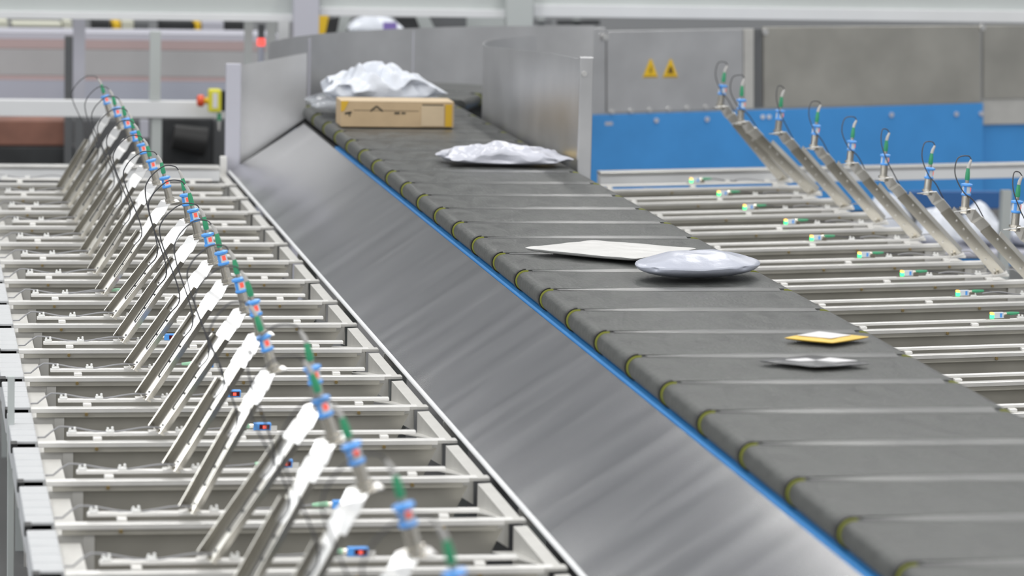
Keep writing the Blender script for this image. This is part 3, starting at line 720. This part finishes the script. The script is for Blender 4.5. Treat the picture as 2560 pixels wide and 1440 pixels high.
MB().prism([Vector((0.0, -0.015, 0.0200)), Vector((0.06, -0.055, 0.0200)), Vector((0.135, -0.03, 0.0200)), Vector((0.06, 0.04, 0.0200))], False, (0, 0, 0.002)).build('label_sticker', M['label'], b5)

# ------------------------------------------------------------------ background machinery
def slab_px(x0, y0, x1, y1, Y, depth, m, name, parent=None, bevel=0, base=None):
    a = at(x0, y0, Y); b = at(x1, y1, Y); c = at(x1, y0, Y); d = at(x0, y1, Y)
    xa = (a.x + d.x) / 2; xb = (b.x + c.x) / 2; zt = (a.z + c.z) / 2; zb = (b.z + d.z) / 2
    o = base or Vector((0, 0, 0))
    return MB().box(xa - o.x, xb - o.x, Y - o.y, Y + depth - o.y, zb - o.z, zt - o.z).build(name, m, parent, bevel)
def thing_px(px, py, Y, name, label, cat, group=None):
    p = at(px, py, Y); return empty(name, p, label, cat, group)

# end beams of the racks
for nm, x0, x1, y0, y1, y2, side in (('l', -20, 560, 409, 452, 0, 'left'), ('r', 1502, 2620, 412, 455, 0, 'right')):
    Y = 21.35 if side == 'left' else 21.25
    r = thing_px((x0 + x1) / 2, y1, Y, 'end_beam', 'white horizontal beam closing the far end of the %s rack' % side, 'beam')
    a = at(x0, y0, Y); b = at(x1, y1, Y); o = r.location
    lx0, lx1 = a.x - o.x, b.x - o.x
    if side == 'left': lx1 = -1.02 - o.x
    tl = -0.0 if side == 'left' else TILT
    bb = MB().box(lx0, lx1, 0, 0.10, 0.0, 0.068).build('beam_profile', M['white'], r, 0.003)
    bb.rotation_euler = (0, -tl, 0)
    cc = MB().box(lx0, lx1, -0.01, 0.11, 0.07, 0.088).build('bright_cap', M['bracket'], r, 0.002); cc.rotation_euler = (0, -tl, 0)
    for t in (0.1, 0.9):
        xx = lx0 + (lx1 - lx0) * t
        MB().box(xx, xx + 0.06, 0.02, 0.08, FZ - o.z, -0.05).build('leg', M['lgrey'], r)

# --- left background
YB = 25.0
r = thing_px(280, 292, YB, 'frame_beam', 'white horizontal beam with a green tinted upright at the back left', 'beam'); o = r.location
slab_px(-60, 252, 590, 293, YB, 0.1, M['white'], 'beam_profile', r, 0.004, o)
tag(slab_px(375, 78, 402, 251, YB + 0.02, 0.06, M['lgrey'], 'upright', r, 0.003, o), None)
slab_px(378, 294, 404, 470, YB + 0.02, 0.06, M['lgrey'], 'upright', r, 0.003, o)
MB().box(0.25, 0.31, 0.02, 0.08, FZ - o.z, -0.45).build('leg', M['lgrey'], r)

Yt = 26.0
for i, (x0, x1, yt, yb, bot, side) in enumerate(((-60, 742, -40, 32, 50, 'left of the tall upright'), (800, 1268, -40, 22, 42, 'between the two tall uprights'), (1335, 2640, -40, 20, 50, 'top right above the blue machine'))):
    r = thing_px((x0 + x1) / 2, yb, Yt, 'overhead_beam', 'pale grey overhead beam at the top edge, ' + side, 'beam', 'overhead beams'); o = r.location
    slab_px(x0, yt, x1, yb, Yt + 0.06, 0.05, M['lgrey'], 'web', r, 0, o)
    slab_px(x0, yb, x1, bot, Yt, 0.2, M['white'], 'lower_flange', r, 0.003, o)
for i, (x0, x1, yb, lab) in enumerate(((735, 798, 130, 'wide pale upright at the top, behind the left end of the curved guard'), (1268, 1334, 90, 'pale bluish upright at the top, behind the middle of the curved guard'))):
    r = thing_px((x0 + x1) / 2, yb, Yt - 0.1, 'upright_column', lab, 'column'); o = r.location
    slab_px(x0, -60, x1, yb, Yt - 0.1, 0.12, M['lav'] if i == 0 else M['lgrey'], 'column_profile', r, 0.004, o)
    MB().box(-0.09, 0.09, 0.0, 0.12, FZ - o.z, -0.001).build('column_foot', M['lav'], r)
# conveyor with side panel, behind left beam
Yc = 28.0
r = thing_px(270, 250, Yc, 'back_conveyor', 'long grey conveyor with faint red stripe behind the white beam, far left', 'conveyor'); o = r.location
slab_px(-80, 84, 700, 100, Yc + 0.02, 0.6, M['lav'], 'top_profile', r, 0, o)
slab_px(-80, 101, 700, 124, Yc, 0.05, M['pink'], 'red_stripe', r, 0, o)
slab_px(-80, 125, 700, 190, Yc, 0.05, M['mgrey'], 'side_panel', r, 0, o)
slab_px(-80, 191, 700, 202, Yc, 0.05, M['pink'], 'lower_stripe', r, 0, o)
slab_px(-80, 203, 700, 252, Yc - 0.02, 0.1, M['blulav'], 'lower_sheet', r, 0, o)
for x in (60, 640): slab_px(x, 253, x + 30, 520, Yc + 0.2, 0.1, M['dkgrey'], 'leg', r, 0, o)
# uprights on it
for x0, x1, y0, y1, m_, lab, Y in ((183, 213, 46, 262, 'lav', 'lavender grey upright standing before the back conveyor', 26.6), (162, 182, 90, 235, 'dkgrey', 'narrow brownish upright left of the lavender grey one', 27.0),
                                 (612, 632, 48, 165, 'lgrey', 'pale upright left of the red signal lamp', 26.6), (668, 690, 50, 165, 'lgrey', 'pale upright right of the red signal lamp', 26.6), (696, 722, 50, 150, 'white', 'white upright beside the wide column', 26.8)):
    r = thing_px((x0 + x1) / 2, y1, Y, 'frame_upright', lab, 'upright'); o = r.location
    slab_px(x0, y0, x1, y1, Y, 0.06, M[m_], 'upright_profile', r, 0.003, o)
    MB().box(-0.03, 0.03, 0.0, 0.06, FZ - o.z, -0.001).build('lower_profile', M['dkgrey'], r)
# signal lamp
r = thing_px(652, 165, 26.3, 'signal_lamp', 'slim signal post with a glowing red lamp left of the guard panel', 'signal lamp'); 
pz = lambda y: at(652, y, 26.3).z - r.location.z
MB().tube([(0, 0, FZ - r.location.z), (0, 0, pz(115))], 0.022, 12).build('pole', M['blulav'], r)
MB().tube([(0, 0, pz(114)), (0, 0, pz(96))], 0.03, 14).build('red_lamp', M['stack'], r)
MB().tube([(0, 0, pz(95)), (0, 0, pz(60))], 0.025, 14).build('grey_module', M['dkgrey'], r)
# boxes/machines seen between top beam and conveyor
bx_ = [(-30, 20, 52, 84, 'cream', 'cream cabinet at the far left under the overhead beam'), (30, 155, 58, 68.6, 'cream', 'flat cream cabinet under the overhead beam, left'), (30, 155, 69, 84, 'dkgrey', 'grey machine under the flat cream cabinet'),
       (158, 180, 52, 84, 'cream', 'narrow cream cabinet left of the lavender upright'), (232, 275, 52, 84, 'dark', 'dark machine right of the lavender upright'), (282, 302, 55, 78, 'sign', 'small yellow box between dark machines'),
       (304, 335, 52, 84, 'cream', 'cream upright cabinet between dark machines'), (336, 372, 54, 84, 'dkgrey', 'grey machine left of the green tinted upright'), (402, 484, 54, 84, 'dark', 'wide dark machine right of the green tinted upright'),
       (488, 502, 56, 82, 'sign', 'thin yellow panel beside the wide dark machine'), (505, 560, 54, 84, 'lav', 'lavender machine right of the thin yellow panel'), (562, 610, 54, 84, 'dark', 'dark machine left of the signal lamp')]
for x0, x1, y0, y1, m_, lab in bx_:
    Y = 30.0
    r = thing_px((x0 + x1) / 2, y1, Y, 'machine_cabinet', lab, 'cabinet', 'cabinets behind the back conveyor'); o = r.location
    slab_px(x0, y0, x1, y1, Y, 0.4, M[m_], 'cabinet_body', r, 0.01, o)
    w = (at(x1, y1, Y).x - at(x0, y1, Y).x) / 2
    if y1 > 70: MB().box(-w * 0.9, w * 0.9, 0.02, 0.38, FZ - o.z, -0.001).build('cabinet_stand', M['mgrey'], r)
# low dark zone
lw = [(-40, 175, 300, 365, 'orange', 'orange brown machine panel at the left below the white beam', 27.1), (-40, 250, 366, 440, 'dark', 'black machine base at the far left below the orange panel', 27.1),
      (176, 372, 298, 440, 'dkgrey', 'dark grey machine behind the farthest sensor arms', 27.75), (406, 530, 296, 445, 'dark', 'black machine with glossy bulge right of the green tinted upright', 26.5), (530, 640, 296, 520, 'dkgrey', 'dark grey column left of the pale guard post', 26.7)]
for x0, x1, y0, y1, m_, lab, Y in lw:
    r = thing_px((x0 + x1) / 2, y1, Y, 'machine_housing', lab, 'machine'); o = r.location
    slab_px(x0, y0, x1, y1, Y, 0.5, M[m_], 'housing', r, 0.015, o)
    w = (at(x1, y1, Y).x - at(x0, y1, Y).x) / 2
    if m_ != 'orange': MB().box(-w * 0.95, w * 0.95, 0.02, 0.45, FZ - o.z, -0.001).build('base', M['dark'], r)
    if 'glossy' in lab:
        a = at(470, 345, Y) - o; MB().tube([a + Vector((-0.12, -0.12, 0.02)), a + Vector((0.12, -0.12, -0.02))], [0.09, 0.11], 20).build('bulge', M['black'], r)
r = thing_px(362, 330, 26.2, 'white_cover', 'small white cover behind the third sensor arm head, left of the green tinted upright', 'cover'); o = r.location
slab_px(350, 300, 372, 345, 26.2, 0.05, M['lav'], 'cover_sheet', r, 0.004, o)

# emergency stop
r = thing_px(540, 252, 24.9, 'emergency_stop', 'yellow emergency stop box with red button left of the pale guard post', 'emergency stop'); o = r.location
Y = 24.88
slab_px(522, 224, 554, 281, Y - 0.1, 0.1, M['estop'], 'housing', r, 0.012, o)
slab_px(532, 233, 544, 270, Y - 0.103, 0.003, M['label'], 'label_plate', r, 0, o)
slab_px(554.5, 228, 566, 278, Y - 0.09, 0.08, M['black'], 'back_plate', r, 0.004, o)
c = at(522, 252, Y - 0.05) - o
MB().tube([c + Vector((-0.002, 0, 0)), c + Vector((-0.035, 0, 0))], 0.022, 12).build('button_stem', M['sign'], r)
MB().tube([c + Vector((-0.035, 0, 0)), c + Vector((-0.04, 0, 0)), c + Vector((-0.075, 0, 0)), c + Vector((-0.082, 0, 0))], [0.036, 0.042, 0.040, 0.03], 16).build('red_button', M['ered'], r)
c = at(548, 283, Y - 0.05) - o
MB().tube([c, c + Vector((0, 0, -0.05))], 0.014, 10).build('green_connector', M['green'], r)
MB().tube([c + Vector((0, 0, -0.051)), c + Vector((0, 0, -0.12))], [0.012, 0.006], 10).build('connector_tail', M['relief'], r)
MB().box(0.06, 0.11, 0.0, 0.08, -0.02, 0.02).build('mounting_arm', M['white'], r)

# --- centre background above the curved guard
Y = 29.0
for k, (pts, m_, lab) in enumerate([
    ([(800, 40), (822, 40), (810, 100), (795, 100)], 'sign', 'narrow yellow strip right of the wide column'),
    ([(820, 48), (850, 42), (840, 90), (808, 100)], 'dark', 'dark opening panel beside the narrow yellow strip'),
    ([(838, 40), (878, 40), (858, 98), (822, 98)], 'lgrey', 'slanted pale brace left of the white sack'),
    ([(872, 50), (905, 44), (890, 92), (860, 96)], 'dkgrey', 'dark slanted panel behind the white sack'),
    ([(988, 44), (1040, 44), (1052, 76), (1002, 76)], 'dark', 'dark slanted panel right of the white sack'),
    ([(1036, 38), (1070, 38), (1092, 80), (1056, 80)], 'lgrey', 'slanted pale brace right of the white sack'),
    ([(1072, 42), (1166, 42), (1166, 70), (1090, 72)], 'dkgrey', 'dark grey panel left of the pale bluish upright'),
    ([(1168, 36), (1262, 36), (1262, 80), (1168, 80)], 'lgrey', 'pale grey cabinet beside the pale bluish upright'),
    ([(1336, 52), (1380, 52), (1380, 60), (1336, 60)], 'dkgrey', 'thin dark panel right of the pale bluish upright'),
    ([(1395, 52), (1500, 52), (1500, 62), (1395, 62)], 'dark', 'long thin dark panel under the right overhead beam')]):
    Y = 29.0 + 0.22 * k
    P3 = [at(a, b, Y) for a, b in pts]; cc = sum(P3, Vector()) / 4
    r = empty('frame_piece', cc, lab, 'machine part')
    MB().prism([p - cc for p in P3], False, (0, 0.08, 0)).build('profile', M[m_], r)
    zb = min(p.z for p in P3) - cc.z
    MB().box(-0.03, 0.03, 0.09, 0.15, FZ - cc.z, zb + 0.05).build('support', M['lgrey'], r)
p = at(935, 88, 28.5)
sk = pillow('white_sack', [(p.x - 0.22, 28.4), (p.x + 0.24, 28.4), (p.x + 0.22, 28.75), (p.x - 0.2, 28.75)], 0.16, M['poly'], 'white sack with a purple print lying on a machine above the curved guard', 'sack', seed=12, crumple=0.015, asym=0.5)
sk.location.z = p.z - 0.01
MB().box(0.05, 0.16, -0.17, -0.165, 0.06, 0.12).build('purple_print', mat('purple_print', (0.25, 0.18, 0.5), 0.5), sk)
r = empty('sack_platform', (p.x, 28.55, p.z - 0.02), 'pale platform carrying the white sack', 'platform')
MB().box(-0.28, 0.28, -0.2, 0.25, -0.05, 0.01).build('deck', M['lgrey'], r); MB().box(-0.25, 0.25, -0.15, 0.2, FZ - r.location.z, -0.05).build('stand', M['mgrey'], r)

# --- right background: blue machine with steel panels
A0 = at(1478, 300, 24.7); A1 = at(2462, 300, 25.7)
d = (A1 - A0); ang = math.atan2(d.y, d.x); LN = math.hypot(d.x, d.y)
def cover_machine():
    r = empty('machine_cover', (A0.x, A0.y, 0), 'long bright blue machine cover topped with grey steel panels at the back right', 'machine'); r.rotation_euler = (0, 0, ang)
    dx, dy = math.cos(ang), math.sin(ang)
    def loc(px, py):
        # intersect the view ray with the machine's front plane -> (along, z)
        dd = FWD + RIGHT * ((px - 1280) / F) + DOWN * ((py - 720) / F)
        nx, ny = -dy, dx
        t = ((A0.x - CAM.x) * nx + (A0.y - CAM.y) * ny) / (dd.x * nx + dd.y * ny)
        q = CAM + dd * t
        return ((q.x - A0.x) * dx + (q.y - A0.y) * dy, q.z)
    def pan(x0, y0, x1, y1, m_, nm, off=0.0, th=0.03, bev=0.003, par=None, quad=None):
        c = quad or [(x0, y0), (x1, y0), (x1, y1), (x0, y1)]
        pts = [Vector((loc(a, b)[0], off, loc(a, b)[1])) for a, b in c]
        return MB().prism(pts, False, (0, th, 0)).build(nm, m_, par or r, bev)
    pan(0, 0, 0, 0, M['blue'], 'blue_panel', quad=[(1478, 288), (2458, 258), (2458, 520), (1478, 540)])
    pan(0, 0, 0, 0, M['blue'], 'blue_panel', quad=[(2462, 315), (2620, 312), (2620, 520), (2462, 520)], off=0.05)
    pan(0, 0, 0, 0, M['guard'], 'grey_frame', quad=[(1478, 70), (1516, 70), (1516, 284), (1478, 286)], off=0.01)
    p1 = pan(0, 0, 0, 0, M['guard'], 'steel_panel', quad=[(1518, 78), (1858, 72), (1858, 272), (1518, 282)])
    pan(0, 0, 0, 0, M['gusset'], 'pale_strip', quad=[(1860, 72), (1884, 72), (1884, 271), (1860, 272)], off=-0.004)
    pan(0, 0, 0, 0, M['dkgrey'], 'dark_joint', quad=[(1885, 72), (1908, 72), (1908, 270), (1885, 271)], off=0.02)
    p2 = pan(0, 0, 0, 0, M['panel'], 'steel_panel', quad=[(1910, 68), (2452, 64), (2452, 256), (1910, 269)])
    pan(0, 0, 0, 0, M['panel'], 'steel_panel', quad=[(2464, 64), (2620, 64), (2620, 246), (2464, 248)], off=0.02)
    pan(0, 0, 0, 0, M['gusset'], 'pale_panel', quad=[(2464, 250), (2620, 248), (2620, 310), (2464, 312)], off=0.03)
    for bx, by in ((1512, 92), (1912, 79), (2455, 68)):
        a, z = loc(bx, by); MB().tube([(a, 0.0, z), (a, -0.015, z)], 0.024, 12).build('round_bolt', M['bracket'], r)
    for k in range(6):
        a, z = loc(1530 + 47 * k, 279 - 2.2 * k); MB().tube([(a, -0.001, z), (a, -0.012, z)], 0.016, 10).build('round_bolt', M['bracket'], r)
    for bx, by in ((1640, 301), (1767, 298), (2228, 287), (2390, 285), (2452, 284)):
        a, z = loc(bx, by); MB().tube([(a, -0.001, z), (a, -0.010, z)], 0.018, 10).build('panel_screw', M['lav'], r)
    for bx in (1906, 1922):
        a, z = loc(bx, 292); MB().tube([(a, -0.001, z), (a, -0.008, z)], 0.016, 10).build('panel_screw', M['label'], r)
    a, z = loc(1522, 309); MB().box(a - 0.03, a + 0.03, -0.002, 0, z - 0.012, z + 0.012).build('plate', M['lav'], r)
    MB().box(0.0, LN, 0.05, 0.5, FZ, loc(1478, 540)[1]).build('base', M['dkgrey'], r)
    # warning triangles: stickers lying on the panel
    for px_, who in ((1626, 'left'), (1676, 'right')):
        c = loc(px_, 172); g = bpy.data.objects.new('warning_sign', None); C.objects.link(g)
        wx = A0.x + dx * c[0]; wy = A0.y + dy * c[0]
        g.location = (wx + dy * 0.001, wy - dx * 0.001, c[1]); g.rotation_euler = (0, 0, ang)
        tag(g, 'yellow triangular warning sign with dark symbol, the %s one of the pair' % who, 'warning sign', 'warning signs on the grey panel')
        s_ = 0.062
        MB().prism([Vector((-s_, 0, -s_)), Vector((s_, 0, -s_)), Vector((0.006, 0, s_ * 1.1)), Vector((-0.006, 0, s_ * 1.1))], False, (0, -0.002, 0)).build('sign_face', M['sign'], g)
        if who == 'left': sy = [(0.004, 0.02), (-0.012, -0.018), (0.0, -0.018), (-0.004, -0.042), (0.014, -0.008), (0.002, -0.008), (0.012, 0.02)]
        else: sy = [(-0.004, 0.02), (-0.016, 0.0), (-0.026, -0.04), (0.0, -0.03), (0.026, -0.04), (0.016, 0.0), (0.004, 0.02)]
        MB().prism([Vector((a, -0.0022, b)) for a, b in sy], False, (0, -0.001, 0)).build('symbol', M['signink'], g)
        for q in ([(-s_ + 0.006, -s_ + 0.004), (s_ - 0.006, -s_ + 0.004), (s_ - 0.01, -s_ + 0.010), (-s_ + 0.01, -s_ + 0.010)],):
            MB().prism([Vector((a, -0.0022, b)) for a, b in q], False, (0, -0.001, 0)).build('border', M['signink'], g)
    return r
cover_machine()

# beyond the outer end of the right rack: trolley with bags
Y = 23.2
r = thing_px(2400, 625, Y, 'collecting_trolley', 'blurred grey and dark blue trolley beyond the outer end of the right rack', 'trolley'); o = r.location
slab_px(2180, 520, 2480, 600, Y + 0.62, 0.04, M['dkgrey'], 'rear_panel', r, 0.01, o)
slab_px(2270, 478, 2500, 522, Y + 0.62, 0.05, mat('dark_blue_paint', (0.02, 0.10, 0.28), 0.5), 'blue_panel', r, 0.01, o)
slab_px(2380, 640, 2660, 665, Y - 0.1, 0.08, M['blue'], 'lower_rail', r, 0.01, o)
MB().box(-0.7, 0.9, -0.1, 0.6, -0.06, 0.0).build('deck', M['lav'], r, 0.01)
for sx in (-0.65, 0.8): MB().box(sx, sx + 0.05, 0.0, 0.5, FZ - o.z, -0.06).build('leg', M['dkgrey'], r)
sp = [(2215, 0.17, 0.34, 0.0), (2335, 0.16, 0.24, -0.06), (2448, 0.14, 0.26, 0.0), (2550, 0.12, 0.28, -0.05)]
nmz = ['tallest, behind the fifth right arm', 'behind the sixth right arm', 'behind the seventh right arm', 'at the right frame edge']
for i, (px, w, hh, dy) in enumerate(sp):
    q = at(px, 600, Y + 0.25)
    g_ = pillow('loose_bag', [(q.x - w, Y + 0.08 + dy), (q.x + w, Y + 0.05 + dy), (q.x + w * 0.85, Y + 0.48 + dy), (q.x - w * 0.75, Y + 0.5 + dy)], hh, M['poly'], 'blurred white plastic bag on the grey trolley, ' + nmz[i], 'bag', seed=20 + i, crumple=0.04, asym=0.5, ragged=0.15, n=18, group='white bags on the trolley')
    g_.location.z = o.z
